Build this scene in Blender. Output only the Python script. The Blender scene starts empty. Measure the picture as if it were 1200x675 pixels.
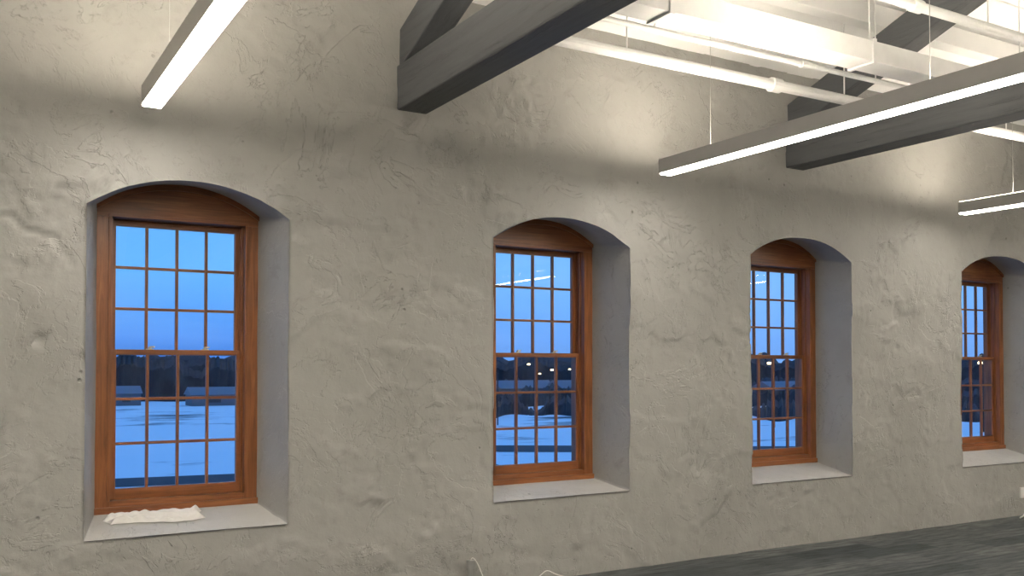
import bpy, math, random
from mathutils import Vector, noise, Matrix
random.seed(7)
scene = bpy.context.scene
try:
    scene.view_settings.view_transform = 'Standard'
except Exception as e:
    print(e)

# ------------------------------------------------------------------ materials
def new_mat(name):
    m = bpy.data.materials.new(name); m.use_nodes = True
    nt = m.node_tree
    b = nt.nodes['Principled BSDF']
    return m, nt, b

def ramp(nt, fac, stops):
    r = nt.nodes.new('ShaderNodeValToRGB')
    while len(r.color_ramp.elements) < len(stops):
        r.color_ramp.elements.new(0.5)
    for e, (p, c) in zip(r.color_ramp.elements, stops):
        e.position = p; e.color = (*c, 1) if len(c) == 3 else c
    nt.links.new(fac, r.inputs[0]); return r

def coords(nt, scale=(1, 1, 1), rot=(0, 0, 0), loc=(0, 0, 0)):
    tc = nt.nodes.new('ShaderNodeTexCoord'); mp = nt.nodes.new('ShaderNodeMapping')
    mp.inputs['Scale'].default_value = scale; mp.inputs['Rotation'].default_value = rot
    mp.inputs['Location'].default_value = loc
    nt.links.new(tc.outputs['Object'], mp.inputs[0]); return mp.outputs[0]

def ntex(nt, co, scale, detail=4, rough=0.5, dist=0.0):
    n = nt.nodes.new('ShaderNodeTexNoise'); n.inputs['Scale'].default_value = scale
    n.inputs['Detail'].default_value = detail; n.inputs['Roughness'].default_value = rough
    n.inputs['Distortion'].default_value = dist
    nt.links.new(co, n.inputs['Vector']); return n.outputs[0]

def math_n(nt, op, a, b=None, c=None):
    n = nt.nodes.new('ShaderNodeMath'); n.operation = op
    for i, v in enumerate((a, b, c)):
        if v is None: continue
        if isinstance(v, (int, float)): n.inputs[i].default_value = v
        else: nt.links.new(v, n.inputs[i])
    return n.outputs[0]

def bump(nt, h, strength, dist, normal=None):
    b = nt.nodes.new('ShaderNodeBump'); b.inputs['Strength'].default_value = strength
    b.inputs['Distance'].default_value = dist
    nt.links.new(h, b.inputs['Height'])
    if normal is not None: nt.links.new(normal, b.inputs['Normal'])
    return b.outputs[0]

def simple(name, col, rough=0.5, metal=0.0, var=0.06, scale=12, bstr=0.1):
    m, nt, b = new_mat(name)
    co = coords(nt)
    n = ntex(nt, co, scale, 4)
    lo = tuple(max(0, c * (1 - var)) for c in col); hi = tuple(min(1, c * (1 + var)) for c in col)
    r = ramp(nt, n, [(0.3, lo), (0.7, hi)])
    nt.links.new(r.outputs[0], b.inputs['Base Color'])
    b.inputs['Roughness'].default_value = rough; b.inputs['Metallic'].default_value = metal
    nt.links.new(bump(nt, n, bstr, 0.01), b.inputs['Normal'])
    return m

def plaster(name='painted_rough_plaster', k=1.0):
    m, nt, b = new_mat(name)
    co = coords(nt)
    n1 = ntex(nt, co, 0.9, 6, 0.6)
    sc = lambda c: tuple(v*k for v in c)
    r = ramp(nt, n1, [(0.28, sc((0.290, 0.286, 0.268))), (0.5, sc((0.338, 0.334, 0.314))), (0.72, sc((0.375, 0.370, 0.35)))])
    v = nt.nodes.new('ShaderNodeTexVoronoi'); v.inputs['Scale'].default_value = 5.0
    nt.links.new(co, v.inputs['Vector'])
    pm = ramp(nt, v.outputs['Distance'], [(0.03, (0, 0, 0)), (0.075, (1, 1, 1))])
    mask = ramp(nt, ntex(nt, co, 1.7, 2), [(0.50, (1, 1, 1)), (0.56, (0, 0, 0))])
    pit = math_n(nt, 'MAXIMUM', pm.outputs[0], mask.outputs[0])
    mx = nt.nodes.new('ShaderNodeMixRGB'); mx.blend_type = 'MULTIPLY'; mx.inputs[0].default_value = 0.35
    nt.links.new(r.outputs[0], mx.inputs[1]); nt.links.new(pit, mx.inputs[2])
    gn = ntex(nt, coords(nt, loc=(2, 9, 4)), 6.5, 8, 0.72, 0.4)
    gr = ramp(nt, gn, [(0.33, (0.72, 0.70, 0.67)), (0.42, (1, 1, 1)), (0.64, (1, 1, 1)), (0.72, (1.12, 1.12, 1.12))])
    mg = nt.nodes.new('ShaderNodeMixRGB'); mg.blend_type = 'MULTIPLY'; mg.inputs[0].default_value = 0.35
    nt.links.new(mx.outputs[0], mg.inputs[1]); nt.links.new(gr.outputs[0], mg.inputs[2])
    cn = ntex(nt, co, 1.5, 5, 0.65, 1.2)
    cl = ramp(nt, cn, [(0.492, (1, 1, 1)), (0.4975, (0, 0, 0)), (0.503, (1, 1, 1))])
    cm = ramp(nt, ntex(nt, coords(nt, loc=(5, 3, 8)), 1.0, 3), [(0.50, (1, 1, 1)), (0.56, (0, 0, 0))])
    crack = math_n(nt, 'MAXIMUM', cl.outputs[0], cm.outputs[0])
    mc = nt.nodes.new('ShaderNodeMixRGB'); mc.blend_type = 'MULTIPLY'; mc.inputs[0].default_value = 0.22
    nt.links.new(mg.outputs[0], mc.inputs[1]); nt.links.new(crack, mc.inputs[2])
    nt.links.new(mc.outputs[0], b.inputs['Base Color'])
    b.inputs['Roughness'].default_value = 0.52
    fl = ntex(nt, co, 1.9, 7, 0.62, 0.6)
    flr = ramp(nt, fl, [(0.495, (0, 0, 0)), (0.51, (1, 1, 1))])
    fl2 = ntex(nt, co, 4.3, 6, 0.6, 0.3)
    flr2 = ramp(nt, fl2, [(0.56, (0, 0, 0)), (0.58, (1, 1, 1))])
    fine = ntex(nt, co, 38, 5, 0.6)
    med = ntex(nt, co, 9, 5, 0.55)
    nb = bump(nt, med, 0.38, 0.014)
    nb = bump(nt, flr.outputs[0], 0.6, 0.005, nb)
    nb = bump(nt, flr2.outputs[0], 0.45, 0.003, nb)
    nb = bump(nt, crack, 0.8, 0.007, nb)
    nb = bump(nt, fine, 0.33, 0.004, nb)
    nb = bump(nt, pit, 0.9, 0.008, nb)
    nt.links.new(nb, b.inputs['Normal'])
    return m

def wood(name, axis):
    m, nt, b = new_mat(name)
    sc = [22, 22, 22]; sc[axis] = 1.3
    co = coords(nt, tuple(sc))
    n = ntex(nt, co, 1.6, 6, 0.65, 0.8)
    co2 = coords(nt)
    n2 = ntex(nt, co2, 2.5, 3)
    r = ramp(nt, n, [(0.25, (0.115, 0.037, 0.013)), (0.5, (0.235, 0.083, 0.027)), (0.75, (0.36, 0.145, 0.052))])
    mx = nt.nodes.new('ShaderNodeMixRGB'); mx.blend_type = 'MULTIPLY'; mx.inputs[0].default_value = 0.5
    r2 = ramp(nt, n2, [(0.3, (0.6, 0.6, 0.6)), (0.7, (1.25, 1.2, 1.1))])
    nt.links.new(r.outputs[0], mx.inputs[1]); nt.links.new(r2.outputs[0], mx.inputs[2])
    nt.links.new(mx.outputs[0], b.inputs['Base Color'])
    b.inputs['Roughness'].default_value = 0.36
    nt.links.new(bump(nt, n, 0.15, 0.003), b.inputs['Normal'])
    return m

def painted_timber(name, col):
    m, nt, b = new_mat(name)
    co = coords(nt, (14, 1.0, 14))
    n = ntex(nt, co, 1.5, 6, 0.6, 0.4)
    r = ramp(nt, n, [(0.3, tuple(c * 0.8 for c in col)), (0.7, tuple(min(1, c * 1.15) for c in col))])
    nt.links.new(r.outputs[0], b.inputs['Base Color'])
    b.inputs['Roughness'].default_value = 0.55
    cr = ramp(nt, n, [(0.36, (0, 0, 0)), (0.42, (1, 1, 1))])
    nb = bump(nt, cr.outputs[0], 0.5, 0.006)
    nt.links.new(bump(nt, n, 0.4, 0.008, nb), b.inputs['Normal'])
    return m

def emis(name, col, s):
    m = bpy.data.materials.new(name); m.use_nodes = True; nt = m.node_tree
    nt.nodes.clear()
    o = nt.nodes.new('ShaderNodeOutputMaterial'); e = nt.nodes.new('ShaderNodeEmission')
    e.inputs[0].default_value = (*col, 1); e.inputs[1].default_value = s
    nt.links.new(e.outputs[0], o.inputs[0]); return m

def glass():
    m = bpy.data.materials.new('window_glass'); m.use_nodes = True; nt = m.node_tree
    nt.nodes.clear()
    o = nt.nodes.new('ShaderNodeOutputMaterial'); t = nt.nodes.new('ShaderNodeBsdfTransparent')
    g = nt.nodes.new('ShaderNodeBsdfGlossy'); g.inputs['Roughness'].default_value = 0.0
    t.inputs[0].default_value = (0.95, 0.98, 0.99, 1)
    lw = nt.nodes.new('ShaderNodeLayerWeight'); lw.inputs[0].default_value = 0.5
    p = math_n(nt, 'POWER', lw.outputs['Facing'], 4.0)
    f = math_n(nt, 'MULTIPLY_ADD', p, 0.8, 0.05)
    mx = nt.nodes.new('ShaderNodeMixShader')
    nt.links.new(f, mx.inputs[0]); nt.links.new(t.outputs[0], mx.inputs[1])
    nt.links.new(g.outputs[0], mx.inputs[2]); nt.links.new(mx.outputs[0], o.inputs[0])
    return m

def carpet():
    m, nt, b = new_mat('carpet_tiles')
    co = coords(nt)
    br = nt.nodes.new('ShaderNodeTexBrick')
    br.inputs['Scale'].default_value = 1.0; br.inputs['Brick Width'].default_value = 1.0
    br.inputs['Row Height'].default_value = 0.25; br.inputs['Mortar Size'].default_value = 0.0
    br.inputs['Color1'].default_value = (0.020, 0.026, 0.030, 1); br.inputs['Color2'].default_value = (0.070, 0.077, 0.079, 1)
    nt.links.new(co, br.inputs['Vector'])
    cs = coords(nt, (2.2, 16, 1))
    n = ntex(nt, cs, 1.4, 5, 0.7)
    r = ramp(nt, n, [(0.35, (0.35, 0.37, 0.39)), (0.65, (1.6, 1.6, 1.55))])
    mx = nt.nodes.new('ShaderNodeMixRGB'); mx.blend_type = 'MULTIPLY'; mx.inputs[0].default_value = 1
    nt.links.new(br.outputs[0], mx.inputs[1]); nt.links.new(r.outputs[0], mx.inputs[2])
    nt.links.new(mx.outputs[0], b.inputs['Base Color'])
    b.inputs['Roughness'].default_value = 0.95
    nt.links.new(bump(nt, ntex(nt, co, 160, 2), 0.5, 0.004), b.inputs['Normal'])
    return m

def snow():
    m, nt, b = new_mat('snow_ground')
    co = coords(nt, (1, 2.0, 1))
    n = ntex(nt, co, 0.05, 7, 0.65)
    r = ramp(nt, n, [(0.32, (0.06, 0.06, 0.06)), (0.38, (0.45, 0.45, 0.45)), (0.43, (0.88, 0.88, 0.88))])
    nt.links.new(r.outputs[0], b.inputs['Base Color']); b.inputs['Roughness'].default_value = 0.8
    return m

M_pl = plaster()
M_sill_lit = plaster('lit_sill_plaster', 1.5)  # wall plaster brightened for sills; downlight on top faces put into the colour
M_wv = wood('stained_wood_vertical_grain', 2)
M_wh = wood('stained_wood_horizontal_grain', 0)
M_tim = painted_timber('grey_painted_timber', (0.080, 0.085, 0.092))
M_white = simple('white_painted_ceiling', (0.90, 0.90, 0.89), 0.7, var=0.02, scale=4)
M_pipe = simple('white_painted_pipe', (0.85, 0.85, 0.84), 0.45, var=0.03)
M_metal = simple('fixture_grey_metal', (0.46, 0.45, 0.44), 0.35, 0.0, var=0.02)
M_diff = emis('led_diffuser_down', (1.0, 0.92, 0.81), 37)
M_up = emis('led_diffuser_up', (1.0, 0.88, 0.72), 82)
M_glass = glass()
M_carpet = carpet()
M_wallw = simple('far_wall_paint', (0.44, 0.43, 0.39), 0.7)
M_brass = simple('latch_metal', (0.6, 0.55, 0.42), 0.3, 0.8)
M_paper = simple('white_cloth', (0.84, 0.82, 0.79), 0.8, var=0.05, scale=20)
M_cable = simple('white_cable', (0.75, 0.74, 0.70), 0.5)
M_steel = simple('galvanised_steel', (0.45, 0.45, 0.44), 0.4, 0.6)
M_snow = snow()
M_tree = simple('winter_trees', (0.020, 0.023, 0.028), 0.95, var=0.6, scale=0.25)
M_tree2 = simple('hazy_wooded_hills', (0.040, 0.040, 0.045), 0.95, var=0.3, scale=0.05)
M_road = simple('asphalt_road', (0.05, 0.05, 0.055), 0.9)
M_house = simple('house_siding', (0.14, 0.14, 0.15), 0.8)
M_roof = simple('house_roof', (0.20, 0.20, 0.22), 0.8)
M_lamp = emis('street_lamp_glow', (1.0, 0.78, 0.45), 10)

# ------------------------------------------------------------------ mesh helpers
class MB:
    def __init__(s): s.v = []; s.f = []; s.m = []
    def box(s, x0, x1, y0, y1, z0, z1, mi=0):
        b = len(s.v)
        s.v += [(x0,y0,z0),(x1,y0,z0),(x1,y1,z0),(x0,y1,z0),(x0,y0,z1),(x1,y0,z1),(x1,y1,z1),(x0,y1,z1)]
        for q in ((3,2,1,0),(4,5,6,7),(0,1,5,4),(1,2,6,5),(2,3,7,6),(3,0,4,7)):
            s.f.append([b+i for i in q]); s.m.append(mi)
    def prism(s, pts, x0, x1, mi=0):
        """pts = (y,z) outline extruded along x"""
        b = len(s.v); n = len(pts)
        s.v += [(x0,p[0],p[1]) for p in pts] + [(x1,p[0],p[1]) for p in pts]
        s.f.append([b+i for i in range(n)][::-1]); s.m.append(mi)
        s.f.append([b+n+i for i in range(n)]); s.m.append(mi)
        for i in range(n):
            j = (i+1) % n
            s.f.append([b+i, b+j, b+n+j, b+n+i]); s.m.append(mi)
    def cyl(s, p0, p1, r, seg=14, mi=0):
        p0 = Vector(p0); p1 = Vector(p1); d = (p1-p0).normalized()
        a = d.orthogonal().normalized(); c = d.cross(a); b = len(s.v)
        for p in (p0, p1):
            for i in range(seg):
                t = 2*math.pi*i/seg
                s.v.append(tuple(p + r*(math.cos(t)*a + math.sin(t)*c)))
        for i in range(seg):
            j = (i+1) % seg
            s.f.append([b+i, b+j, b+seg+j, b+seg+i]); s.m.append(mi)
        s.f.append([b+i for i in range(seg)][::-1]); s.m.append(mi)
        s.f.append([b+seg+i for i in range(seg)]); s.m.append(mi)
    def obj(s, name, mats, parent=None, bevel=0, smooth=False, recalc=True):
        me = bpy.data.meshes.new(name); me.from_pydata(s.v, [], s.f)
        for m in mats: me.materials.append(m)
        for p, mi in zip(me.polygons, s.m):
            p.material_index = mi; p.use_smooth = smooth
        if recalc:
            import bmesh
            bm = bmesh.new(); bm.from_mesh(me); bmesh.ops.recalc_face_normals(bm, faces=bm.faces); bm.to_mesh(me); bm.free()
        me.update()
        o = bpy.data.objects.new(name, me); scene.collection.objects.link(o)
        if parent: o.parent = parent
        if bevel:
            md = o.modifiers.new('bevel', 'BEVEL'); md.width = bevel; md.segments = 2; md.limit_method = 'ANGLE'
        return o

def empty(name):
    o = bpy.data.objects.new(name, None); scene.collection.objects.link(o); o.empty_display_size = 0.2
    return o

def curve(name, pts, r, mat, parent=None):
    cu = bpy.data.curves.new(name, 'CURVE'); cu.dimensions = '3D'; cu.bevel_depth = r; cu.bevel_resolution = 3
    sp = cu.splines.new('NURBS'); sp.points.add(len(pts)-1)
    for p, q in zip(sp.points, pts): p.co = (*q, 1)
    sp.use_endpoint_u = True; sp.order_u = 3
    cu.materials.append(mat)
    o = bpy.data.objects.new(name, cu); scene.collection.objects.link(o)
    if parent: o.parent = parent
    return o

# ------------------------------------------------------------------ window data (metres)
WIN = [
    dict(a=0.686, b=1.972, sill=0.620, spr=2.72, rise=0.20, fa=0.802, fb=1.871),
    dict(a=3.595, b=4.926, sill=0.650, spr=2.715, rise=0.20, fa=3.770, fb=4.840),
    dict(a=6.329, b=7.700, sill=0.618, spr=2.745, rise=0.20, fa=6.600, fb=7.669),
    dict(a=9.474, b=10.98, sill=0.608, spr=2.745, rise=0.21, fa=9.857, fb=10.926),
]
FD = 0.45
XL, XR = -4.0, 15.0
WALL_TOP = 4.52
LIFT = 0.075

def arch(w, u):
    t = (u - (w['a']+w['b'])/2) / ((w['b']-w['a'])/2)
    return w['spr'] + w['rise']*max(0, 1-abs(t)**2.2)

CRACK = [(-0.05, 2.62), (0.15, 2.585), (0.27, 2.60), (0.36, 2.53), (0.50, 2.50), (0.55, 2.40), (0.60, 2.33)]
PITS = [(0.425, 1.866, 0.035, 0.03), (2.25, 2.70, 0.02, 0.014), (0.33, 2.02, 0.018, 0.012), (3.32, 2.04, 0.018, 0.014), (5.3, 2.4, 0.015, 0.012),
        (8.4, 1.9, 0.03, 0.014), (2.9, 1.0, 0.03, 0.014), (5.6, 1.2, 0.025, 0.012), (3.28, 2.05, 0.014, 0.012), (2.7, 2.45, 0.02, 0.012), (0.2, 1.2, 0.025, 0.012)]
def disp(x, z):
    h = noise.noise(Vector((x*0.7, z*0.9, 3.1)))*0.024
    h += noise.noise(Vector((x*2.6, z*2.6, 9.7)))*0.009
    h += noise.noise(Vector((x*8, z*8, 1.2)))*0.002
    n = noise.fractal(Vector((x*1.4, z*2.0, 20.5)), 0.9, 2.1, 5)
    k = max(0, min(1, (n-0.12)/0.04)); h += k*0.008
    n = noise.fractal(Vector((x*3.4, z*4.4, 44.5)), 0.8, 2.1, 5)
    m = max(0, noise.noise(Vector((x*0.9, z*1.2, 77.0))) + 0.12)
    k = max(0, min(1, (n-0.20)/0.05)); h += k*0.018*m
    low = max(0, min(1, (1.2-z)/1.0))
    h += low*noise.fractal(Vector((x*4.5, z*5.5, 61)), 0.9, 2.1, 4)*0.007
    for (px, pz, r, d) in PITS:
        q = ((x-px)**2+(z-pz)**2)/(r*r)
        if q < 6: h -= d*math.exp(-q)
    if -0.3 < x < 0.8 and 2.1 < z < 2.8:
        best = 9
        jx = x + 0.03*noise.noise(Vector((x*12, z*12, 5))); jz = z + 0.03*noise.noise(Vector((x*12, z*12, 8)))
        for (p, q) in zip(CRACK[:-1], CRACK[1:]):
            dx, dz = q[0]-p[0], q[1]-p[1]
            t = max(0, min(1, ((jx-p[0])*dx+(jz-p[1])*dz)/(dx*dx+dz*dz)))
            best = min(best, math.hypot(jx-p[0]-t*dx, jz-p[1]-t*dz))
        h -= 0.018*math.exp(-(best/0.011)**2)
    return -h

def build_wall():
    us = []
    brk = [XL]
    for w in WIN: brk += [w['a'], w['b']]
    brk.append(XR)
    for p, q in zip(brk[:-1], brk[1:]):
        st = 0.022
        n = max(1, int(round((q-p)/st)))
        us += [p+(q-p)*i/n for i in range(n)]
    us.append(XR)
    def sill_at(u):
        pts = [(XL, .62)] + sum([[(w['a'], w['sill']), (w['b'], w['sill'])] for w in WIN], []) + [(XR, .61)]
        for p, q in zip(pts[:-1], pts[1:]):
            if u <= q[0]: return p[1]+(q[1]-p[1])*(u-p[0])/(q[0]-p[0])
        return .61
    def spr_at(u):
        pts = [(XL, 2.72)] + sum([[(w['a'], w['spr']), (w['b'], w['spr'])] for w in WIN], []) + [(XR, 2.74)]
        for p, q in zip(pts[:-1], pts[1:]):
            if u <= q[0]: return p[1]+(q[1]-p[1])*(u-p[0])/(q[0]-p[0])
        return 2.74
    n1, n2, n3 = 28, 96, 80
    V = []; F = []; idx = {}; sill_faces = []
    for i, u in enumerate(us):
        w = next((w for w in WIN if w['a'] <= u <= w['b']), None)
        zs = sill_at(u); zt = arch(w, u) if w else spr_at(u)
        inside = w is not None and w['a'] < u < w['b']
        zl = [zs*j/n1 for j in range(n1)] + [zs+(zt-zs)*j/n2 for j in range(n2)] + [zt+(WALL_TOP-zt)*j/n3 for j in range(n3+1)]
        for j, z in enumerate(zl):
            if inside and n1 < j < n1+n2: continue
            idx[(i, j)] = len(V)
            V.append((u, disp(u, z), z))
    R = n1+n2+n3
    for i in range(len(us)-1):
        um = (us[i]+us[i+1])/2
        ins = any(w['a'] < um < w['b'] for w in WIN)
        for j in range(R):
            if ins and n1 <= j < n1+n2: continue
            F.append([idx[(i, j)], idx[(i+1, j)], idx[(i+1, j+1)], idx[(i, j+1)]])
    for w in WIN:
        ii = [i for i, u in enumerate(us) if w['a']-1e-6 <= u <= w['b']+1e-6]
        loop = [idx[(ii[0], j)] for j in range(n1, n1+n2)]
        loop += [idx[(i, n1+n2)] for i in ii]
        loop += [idx[(ii[-1], j)] for j in range(n1+n2-1, n1-1, -1)]
        loop += [idx[(i, n1)] for i in ii[::-1][1:-1]]
        base = [Vector(V[k]) for k in loop]
        low = [p.z <= w['sill']+1e-4 for p in base]
        def back(p):
            s = (p.x-w['a'])/(w['b']-w['a'])
            x = w['fa'] + s*(w['fb']-w['fa'])
            if p.z <= w['sill']+1e-4: z = 0.725
            else:
                z = p.z
                t = (p.z-w['sill'])/(w['spr']-w['sill'])
                if p.z < w['spr']: z = 0.725 + t*(w['spr']+LIFT-0.725)
                else: z = p.z + LIFT - 0.12*(p.z-w['spr'])
            return x, z
        prev = loop
        rings = [0.006, 0.02, 0.04, 0.07, 0.11, 0.15, 0.20, 0.25, 0.30, 0.35, 0.40, 0.45, 0.64]
        for d in rings:
            cur = []
            t = min(1.0, d/FD)
            for p in base:
                bx, bz = back(p)
                x = p.x + (bx-p.x)*t; z = p.z + (bz-p.z)*t
                fade = 1.0 - t*0.7
                k = noise.noise(Vector((x*3, d*7, z*3)))*0.012*fade + noise.noise(Vector((x*11, d*13, z*11)))*0.004*fade
                if p.z <= w['sill']+1e-4: z += k*0.8
                elif p.z >= w['spr']-1e-4 and w['a'] < p.x < w['b']: z += k
                else: x += k
                cur.append(len(V)); V.append((x, d + p.y*(1-t), z))
            n = len(loop)
            for a in range(n):
                c = (a+1) % n
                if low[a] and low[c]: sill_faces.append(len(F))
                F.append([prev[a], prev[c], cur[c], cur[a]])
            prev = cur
    me = bpy.data.meshes.new('wall_front'); me.from_pydata(V, [], F); me.materials.append(M_pl); me.materials.append(M_sill_lit)
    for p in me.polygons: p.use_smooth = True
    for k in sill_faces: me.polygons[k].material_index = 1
    me.update()
    o = bpy.data.objects.new('wall_front', me); scene.collection.objects.link(o)
    return o
build_wall()

# ------------------------------------------------------------------ windows
def build_window(n, w):
    root = empty('window_%d' % n)
    a, b = w['fa'], w['fb']; z0 = 0.715
    ia, ib = a+0.088, b-0.088
    zi0, zi1 = 0.80, 2.715
    y0 = FD-0.02
    mb = MB()
    mb.box(a-0.02, ia, y0, y0+0.045, z0, zi1+0.0, 0)
    mb.box(ib, b+0.02, y0, y0+0.045, z0, zi1+0.0, 0)
    mb.box(ia, ib, y0+0.002, y0+0.045, z0, zi0, 1)
    mb.box(a-0.012, b+0.012, y0-0.018, y0+0.001, z0, z0+0.045, 1)
    mb.box(ia-0.022, ia, y0-0.010, y0+0.001, zi0, zi1, 0)
    mb.box(ib, ib+0.022, y0-0.010, y0+0.001, zi0, zi1, 0)
    mb.box(ia-0.022, ib+0.022, y0-0.010, y0+0.001, zi1, zi1+0.022, 1)
    mb.box(ia-0.03, ia, y0+0.045, y0+0.20, zi0-0.03, zi1+0.03, 0)
    mb.box(ib, ib+0.03, y0+0.045, y0+0.20, zi0-0.03, zi1+0.03, 0)
    mb.box(ia, ib, y0+0.045, y0+0.20, zi1, zi1+0.03, 1)
    mb.box(ia, ib, y0+0.045, y0+0.22, zi0-0.04, zi0, 1)
    for yy in (y0+0.045, y0+0.103):
        mb.box(ia, ia+0.014, yy, yy+0.012, zi0, zi1, 0)
        mb.box(ib-0.014, ib, yy, yy+0.012, zi0, zi1, 0)
    mb.obj('casing', [M_wv, M_wh], root, 0.003)
    hb = MB(); N = 28
    top = []
    for i in range(N+1):
        s = i/N; x = a-0.02 + s*(b-a+0.04)
        t = (s-0.5)*2
        top.append((x, w['spr']+LIFT+0.02 + (w['rise']*0.88)*max(0, 1-abs(t)**2.2)))
    for (ya, yb, zb) in ((y0, y0+0.045, zi1), (y0-0.016, y0+0.001, None)):
        for i in range(N):
            (xa, za), (xb, zbb) = top[i], top[i+1]
            if zb is None:
                la, lb = max(zi1+0.02, za-0.065), max(zi1+0.02, zbb-0.065)
            else: la = lb = zb
            k = len(hb.v)
            hb.v += [(xa,ya,la),(xb,ya,lb),(xb,ya,zbb),(xa,ya,za),(xa,yb,la),(xb,yb,lb),(xb,yb,zbb),(xa,yb,za)]
            for q in ((0,1,2,3),(7,6,5,4),(0,4,5,1),(3,2,6,7)):
                hb.f.append([k+i2 for i2 in q]); hb.m.append(0)
    hb.obj('arched_head', [M_wh], root)
    zm = 1.80
    def sash(name, y, za, zb, bot, topr):
        s = MB(); st = 0.042; th = 0.036
        s.box(ia+0.001, ia+st, y, y+th, za, zb, 0); s.box(ib-st, ib-0.001, y, y+th, za, zb, 0)
        s.box(ia+st, ib-st, y, y+th, za, za+bot, 1); s.box(ia+st, ib-st, y, y+th, zb-topr, zb, 1)
        ga, gb = ia+st, ib-st; gz0, gz1 = za+bot, zb-topr
        mw = 0.0095
        for i in range(1, 4):
            x = ga+(gb-ga)*i/4; s.box(x-mw, x+mw, y+0.003, y+th-0.004, gz0, gz1, 0)
        for j in range(1, 3):
            z = gz0+(gz1-gz0)*j/3; s.box(ga, gb, y+0.004, y+th-0.005, z-mw, z+mw, 1)
        s.obj(name, [M_wv, M_wh], root, 0.002)
        g = MB()
        g.v += [(ga,y+th*0.6,gz0),(gb,y+th*0.6,gz0),(gb,y+th*0.6,gz1),(ga,y+th*0.6,gz1)]
        g.f.append([0,1,2,3]); g.m.append(0)
        g.obj(name+'_glass', [M_glass], root, recalc=False)
        return ga, gb
    ga, gb = sash('lower_sash', y0+0.060, zi0+0.001, zm+0.02, 0.072, 0.034)
    sash('upper_sash', y0+0.118, zm-0.018, zi1-0.001, 0.034, 0.042)
    l = MB()
    for fx in (0.27, 0.73):
        x = ga+(gb-ga)*fx
        l.box(x-0.025, x+0.025, y0+0.062, y0+0.092, zm+0.02, zm+0.026)
        l.cyl((x, y0+0.077, zm+0.026), (x, y0+0.077, zm+0.040), 0.011, 12)
        l.box(x-0.004, x+0.03, y0+0.066, y0+0.076, zm+0.034, zm+0.044)
    l.obj('sash_locks', [M_brass], root, 0.001)
    return root
for i, w in enumerate(WIN): build_window(i+1, w)

# ------------------------------------------------------------------ room shell
YB = -12.0; YR = YB/2; TAN = 0.36
def roofz(y): return WALL_TOP + TAN*(-y if y > YR else (y-YB))
f = MB(); f.box(XL, XR, YB, 0.03, -0.12, 0.0); f.obj('floor', [M_carpet])
c = MB()
c.prism([(0.3, WALL_TOP-0.11), (YR, roofz(YR)), (YB, WALL_TOP), (YB, WALL_TOP+0.15), (YR, roofz(YR)+0.15), (0.3, WALL_TOP+0.15)], XL, XR)
y = -0.45
while y > YB+0.2:
    z = roofz(y); c.box(XL, XR, y-0.012, y+0.012, z-0.012, z+0.02); y -= 0.45
c.obj('ceiling', [M_white])
g = MB(); g.prism([(0.3, 0), (0.3, WALL_TOP), (YR, roofz(YR)+0.05), (YB, WALL_TOP+0.05), (YB, 0)], XL-0.15, XL); g.obj('wall_left', [M_wallw])
g = MB(); g.prism([(0.3, 0), (0.3, WALL_TOP), (YR, roofz(YR)+0.05), (YB, WALL_TOP+0.05), (YB, 0)], XR, XR+0.15); g.obj('wall_right', [M_wallw])
g = MB(); g.box(XL, XR, YB-0.15, YB, 0, WALL_TOP+0.05); g.obj('wall_back', [M_wallw])

for y in (-0.95, -2.6, -4.3, -7.7, -9.4, -11.0):
    p = MB(); z = roofz(y)
    p.box(XL, XR, y-0.07, y+0.07, z-0.20, z-0.02); p.obj('roof_purlin', [M_white], None, 0.006)

# ------------------------------------------------------------------ trusses
def truss(x0, x1):
    root = empty('roof_truss')
    t = MB(); zb, zt = 3.60, 3.93
    t.box(x0, x1, YB+0.02, 0.05, zb, zt)
    t.obj('tie_beam', [M_tim], root, 0.012)
    def raf(sgn):
        r = MB(); xa, xb = x0+0.02, x1-0.02
        ya = 0.05 if sgn > 0 else YB-0.05
        za = 3.90
        zb2 = za + TAN*abs(YR-ya)
        r.prism([(ya, za), (YR, zb2), (YR, zb2+0.29), (ya, za+0.29)], xa, xb)
        return r
    raf(1).obj('rafter', [M_tim], root, 0.010)
    raf(-1).obj('rafter_far_side', [M_tim], root, 0.010)
    k = MB(); xa, xb = x0+0.05, x1-0.05
    k.box(xa, xb, YR-0.1, YR+0.1, zt, 3.9+TAN*6.0+0.05)
    k.prism([(YR+0.1, zt+0.1), (YR+0.1, zt+0.32), (-3.2, 5.12), (-3.0, 5.0)], xa, xb)
    k.prism([(YR-0.1, zt+0.1), (YR-0.1, zt+0.32), (-8.8, 5.12), (-9.0, 5.0)], xa, xb)
    k.obj('king_post_and_struts', [M_tim], root, 0.006)
    return root
for x in (-1.2, 2.783, 6.80, 10.82): truss(x, x+0.245)

# ------------------------------------------------------------------ ducts and pipes (start at the first truss)
XS = 3.03
d = MB(); d.box(XS, XR-0.1, -1.62, -1.40, 4.04, 4.20)
x = XS+1.0
while x < XR-0.2:
    d.box(x-0.02, x+0.02, -1.635, -1.385, 4.025, 4.215)
    d.cyl((x+.1, -1.5, 4.2), (x+.1, -1.5, roofz(-1.5)), 0.006, 8); x += 2.0
d.obj('ceiling_duct', [M_pipe], None, 0.006)
for (y, z, r) in ((-0.75, 4.06, 0.045), (-2.1, 4.28, 0.035), (-1.08, 4.14, 0.022)):
    p = MB(); p.cyl((XS, y, z), (XR-0.1, y, z), r)
    x = XS+0.4
    while x < XR-0.5:
        p.cyl((x, y, z), (x+0.10, y, z), r*1.35)
        p.cyl((x+0.9, y, z), (x+0.9, y, roofz(y)), 0.006, 8); x += 2.4
    p.obj('sprinkler_pipe' if r > 0.04 else 'electrical_conduit', [M_pipe], None)

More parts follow.
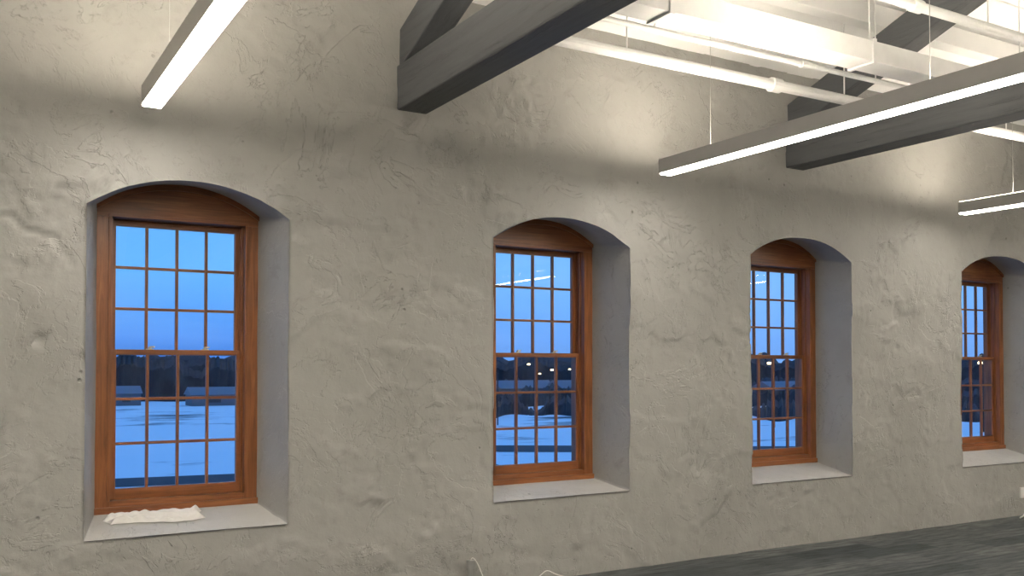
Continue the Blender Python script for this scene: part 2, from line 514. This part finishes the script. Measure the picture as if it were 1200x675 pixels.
# ------------------------------------------------------------------ linear pendant lights
def pendant(x, ye=-0.40, L=4.9):
    root = empty('linear_pendant_light')
    wd = 0.12; h = 0.115; z = 3.28; ys = ye-L
    b = MB()
    b.box(x, x+0.006, ys, ye, z+0.0, z+h); b.box(x+wd-0.006, x+wd, ys, ye, z+0.0, z+h)
    b.box(x+0.006, x+wd-0.006, ys, ys+0.006, z, z+h); b.box(x+0.006, x+wd-0.006, ye-0.006, ye, z, z+h)
    b.box(x+0.006, x+wd-0.006, ys+0.006, ye-0.006, z+0.05, z+0.07)
    b.obj('housing', [M_metal], root)
    e = MB(); e.box(x+0.007, x+wd-0.007, ys+0.008, ye-0.008, z-0.010, z+0.012); e.obj('lower_diffuser', [M_diff], root)
    e = MB(); e.box(x+0.012, x+wd-0.012, ys+0.01, ye-0.01, z+0.10, z+h+0.003); e.obj('upper_diffuser', [M_up], root)
    c = MB()
    y = ye-0.55
    while y > ys:
        c.cyl((x+wd/2, y, z+0.07), (x+wd/2, y, roofz(y)), 0.0022, 6)
        y -= 1.9
    c.obj('suspension_cables', [M_steel], root)
for x in (-3.05, 0.938, 4.92, 8.85, 12.8):
    pendant(x, -0.40, 5.4)
    pendant(x, -6.2, 5.3)

# ------------------------------------------------------------------ cloth on first sill
def cloth():
    V = []; F = []; nx, ny = 90, 34
    for i in range(nx+1):
        for j in range(ny+1):
            s = i/nx; t = j/ny
            x = 0.85 + 0.60*s + 0.02*math.sin(t*7+1)
            wv = 0.19*(0.66+0.30*math.sin(s*2.6+0.2)+0.25*noise.noise(Vector((s*5, 0, 1))))
            yc = 0.285 + 0.018*math.sin(s*6)
            y = yc + (t-0.5)*wv
            zs = 0.62 + (0.105/0.45)*y
            fold = 0.5+0.5*math.sin(t*11 + s*5 + 2.0*noise.noise(Vector((s*3, t*2, 4))))
            h = 0.012 + 0.024*fold*fold + 0.026*abs(noise.noise(Vector((s*8, t*3, 6))))
            edge = min(1, min(s, 1-s)*16, min(t, 1-t)*7)
            V.append((x, y, zs+0.005+h*edge))
    for i in range(nx):
        for j in range(ny):
            a = i*(ny+1)+j; F.append([a, a+ny+1, a+ny+2, a+1])
    me = bpy.data.meshes.new('crumpled_cloth'); me.from_pydata(V, [], F); me.materials.append(M_paper)
    for p in me.polygons: p.use_smooth = True
    o = bpy.data.objects.new('crumpled_cloth', me); scene.collection.objects.link(o)
cloth()

r = empty('conduit_stub')
m = MB(); m.cyl((3.36, -0.07, 0), (3.36, -0.07, 0.20), 0.020, 18); m.cyl((3.36, -0.07, 0.18), (3.36, -0.07, 0.24), 0.030, 18)
m.obj('conduit', [M_steel], r)
curve('cable_tail', [(3.36,-0.07,0.23), (3.37,-0.07,0.27), (3.41,-0.09,0.22), (3.45,-0.11,0.10), (3.5,-0.13,0.012), (3.7,-0.15,0.012)], 0.004, M_cable, r)
curve('loose_cable', [(3.75,-0.1,0.01), (3.9,-0.08,0.01), (4.0,-0.06,0.06), (4.06,-0.05,0.09), (4.12,-0.07,0.05), (4.25,-0.12,0.01), (4.5,-0.2,0.01)], 0.004, M_cable)
r = empty('wall_outlet')
m = MB(); m.box(10.50, 10.58, -0.03, 0.02, 0.20, 0.32); m.box(10.515, 10.565, -0.035, -0.03, 0.215, 0.255); m.box(10.515, 10.565, -0.035, -0.03, 0.265, 0.305)
m.obj('outlet_plate', [M_cable], r, 0.003)
curve('outlet_cable', [(10.54,-0.035,0.23), (10.53,-0.08,0.20), (10.50,-0.09,0.1), (10.45,-0.1,0.01), (10.3,-0.14,0.01)], 0.008, M_cable, r)

# ------------------------------------------------------------------ outside
GZ = -6.0
g = MB(); g.v += [(-400, 8, GZ), (1200, 8, GZ), (1200, 1200, GZ), (-400, 1200, GZ)]; g.f.append([0,1,2,3]); g.m.append(0)
g.obj('snow_field', [M_snow])
def pol(bear, dist):
    b = math.radians(bear); return dist*math.sin(b), -6.4+dist*math.cos(b)
def tree_belt(name, b0, b1, dist, hb, hv, seed, mat, step=0.09, wander=12):
    m = MB(); n = int((b1-b0)/step)
    for i in range(n+1):
        b = b0+(b1-b0)*i/n
        dd = dist + wander*noise.noise(Vector((b*0.4, seed, 0)))
        c = hb + hv*noise.fractal(Vector((b*0.55, seed, 3)), 0.8, 2.2, 5)
        c += 1.6*abs(noise.noise(Vector((b*4.0, seed, 8)))) + random.uniform(-0.35, 0.35)
        c = max(0.3, c)
        x0, y0 = pol(b, dd); x1, y1 = pol(b, dd+3); x2, y2 = pol(b, dd+14)
        m.v += [(x0, y0, GZ-0.2), (x1, y1, GZ+c*0.75), (x2, y2, GZ+c)]
    for i in range(n):
        a = 3*i
        m.f.append([a, a+3, a+4, a+1]); m.m.append(0)
        m.f.append([a+1, a+4, a+5, a+2]); m.m.append(0)
    return m.obj(name, [mat], None)
tree_belt('tree_line', -14, 26, 225, 8.8, 3.0, 1, M_tree)
tree_belt('tree_line', -14, 80, 330, 10.0, 3.5, 5, M_tree)
tree_belt('tree_line', 26, 80, 150, 1.6, 2.4, 9, M_tree, wander=30)
tree_belt('tree_line', 26, 80, 190, 2.8, 2.5, 14, M_tree, wander=20)
tree_belt('tree_line', 26, 80, 240, 4.0, 2.5, 17, M_tree, wander=20)
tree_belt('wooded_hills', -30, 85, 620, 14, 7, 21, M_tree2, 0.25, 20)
def road(b0, d0, b1, d1, wd):
    a = Vector((*pol(b0, d0), GZ+0.03)); b = Vector((*pol(b1, d1), GZ+0.03)); n = (b-a).cross(Vector((0,0,1))).normalized()*wd/2
    r = MB(); r.v += [tuple(a+n), tuple(b+n), tuple(b-n), tuple(a-n)]; r.f.append([0,1,2,3]); r.m.append(0); r.obj('road', [M_road])
road(-8, 71, 30, 73, 5); road(24, 90, 75, 120, 7)
def house(b, d, w, l, h):
    x, y = pol(b, d); root = empty('distant_house')
    m = MB(); m.box(x-w/2, x+w/2, y-l/2, y+l/2, GZ, GZ+h)
    m.box(x-w*.3, x-w*.15, y-l/2-.05, y-l/2, GZ+h*.3, GZ+h*.6, 1); m.box(x+w*.15, x+w*.3, y-l/2-.05, y-l/2, GZ+h*.3, GZ+h*.6, 1)
    m.obj('house_body', [M_house, M_road], root)
    m = MB(); m.prism([(y-l/2-.4, GZ+h), (y, GZ+h+l*.25), (y+l/2+.4, GZ+h)], x-w/2-.3, x+w/2+.3); m.obj('house_roof_snowy', [M_roof], root)
for a in ((7.5, 205, 10, 6, 2.4), (13.8, 200, 16, 6, 2.2), (31, 210, 14, 7, 3), (35, 215, 18, 7, 3), (46.5, 205, 12, 7, 3)): house(*a)
def lamp(b, d, h):
    x, y = pol(b, d); root = empty('street_lamp')
    m = MB(); m.cyl((x, y, GZ), (x, y, GZ+h), 0.09, 8); m.cyl((x, y, GZ+h-.1), (x-1.4, y-.6, GZ+h+.2), 0.05, 8); m.obj('pole', [M_tree], root)
    m = MB(); m.box(x-1.7, x-1.3, y-.8, y-.5, GZ+h+.05, GZ+h+.3); m.obj('lamp_head', [M_lamp], root)
for a in ((29.6, 125, 7), (31.8, 170, 8), (33.2, 172, 7), (35.2, 125, 7), (35.8, 168, 8), (46, 125, 8), (48.5, 170, 8), (32.4, 215, 6), (34.2, 215, 7), (57, 125, 8)): lamp(*a)

# ------------------------------------------------------------------ world : dusk sky
w = bpy.data.worlds.new('dusk_sky'); scene.world = w; w.use_nodes = True; nt = w.node_tree
bg = nt.nodes['Background']
tc = nt.nodes.new('ShaderNodeTexCoord'); sp = nt.nodes.new('ShaderNodeSeparateXYZ'); nt.links.new(tc.outputs['Generated'], sp.inputs[0])
r1 = ramp(nt, sp.outputs['Z'], [(0.0, (0.06, 0.19, 0.60)), (0.03, (0.09, 0.29, 0.85)), (0.10, (0.14, 0.46, 1.0)), (0.3, (0.10, 0.36, 0.95)), (1.0, (0.08, 0.28, 0.80))])
az = ramp(nt, sp.outputs['X'], [(0.25, (0, 0, 0)), (0.65, (0.5, 0.5, 0.5))])
ma = nt.nodes.new('ShaderNodeMixRGB'); ma.inputs[2].default_value = (0.26, 0.52, 1.0, 1)
nt.links.new(az.outputs[0], ma.inputs[0]); nt.links.new(r1.outputs[0], ma.inputs[1])
mp = nt.nodes.new('ShaderNodeMapping'); mp.inputs['Scale'].default_value = (1.5, 1.5, 9); nt.links.new(tc.outputs['Generated'], mp.inputs[0])
cl = nt.nodes.new('ShaderNodeTexNoise'); cl.inputs['Scale'].default_value = 2.0; cl.inputs['Detail'].default_value = 5; nt.links.new(mp.outputs[0], cl.inputs['Vector'])
mx = nt.nodes.new('ShaderNodeMixRGB'); mx.inputs[2].default_value = (0.26, 0.52, 1.0, 1)
fr = ramp(nt, cl.outputs[0], [(0.45, (0, 0, 0)), (0.8, (0.5, 0.5, 0.5))]); nt.links.new(fr.outputs[0], mx.inputs[0]); nt.links.new(ma.outputs[0], mx.inputs[1])
nt.links.new(mx.outputs[0], bg.inputs[0]); bg.inputs[1].default_value = 1.15

# ------------------------------------------------------------------ camera
cd = bpy.data.cameras.new('camera'); co = bpy.data.objects.new('camera', cd); scene.collection.objects.link(co)
co.location = (0, -6.4, 1.7); co.rotation_euler = (math.radians(90+1.2), 0, math.radians(-30.47))
cd.sensor_width = 36; cd.lens = 33.15; cd.shift_y = (92.5-23.1)/1200
cd.clip_end = 3000
scene.camera = co
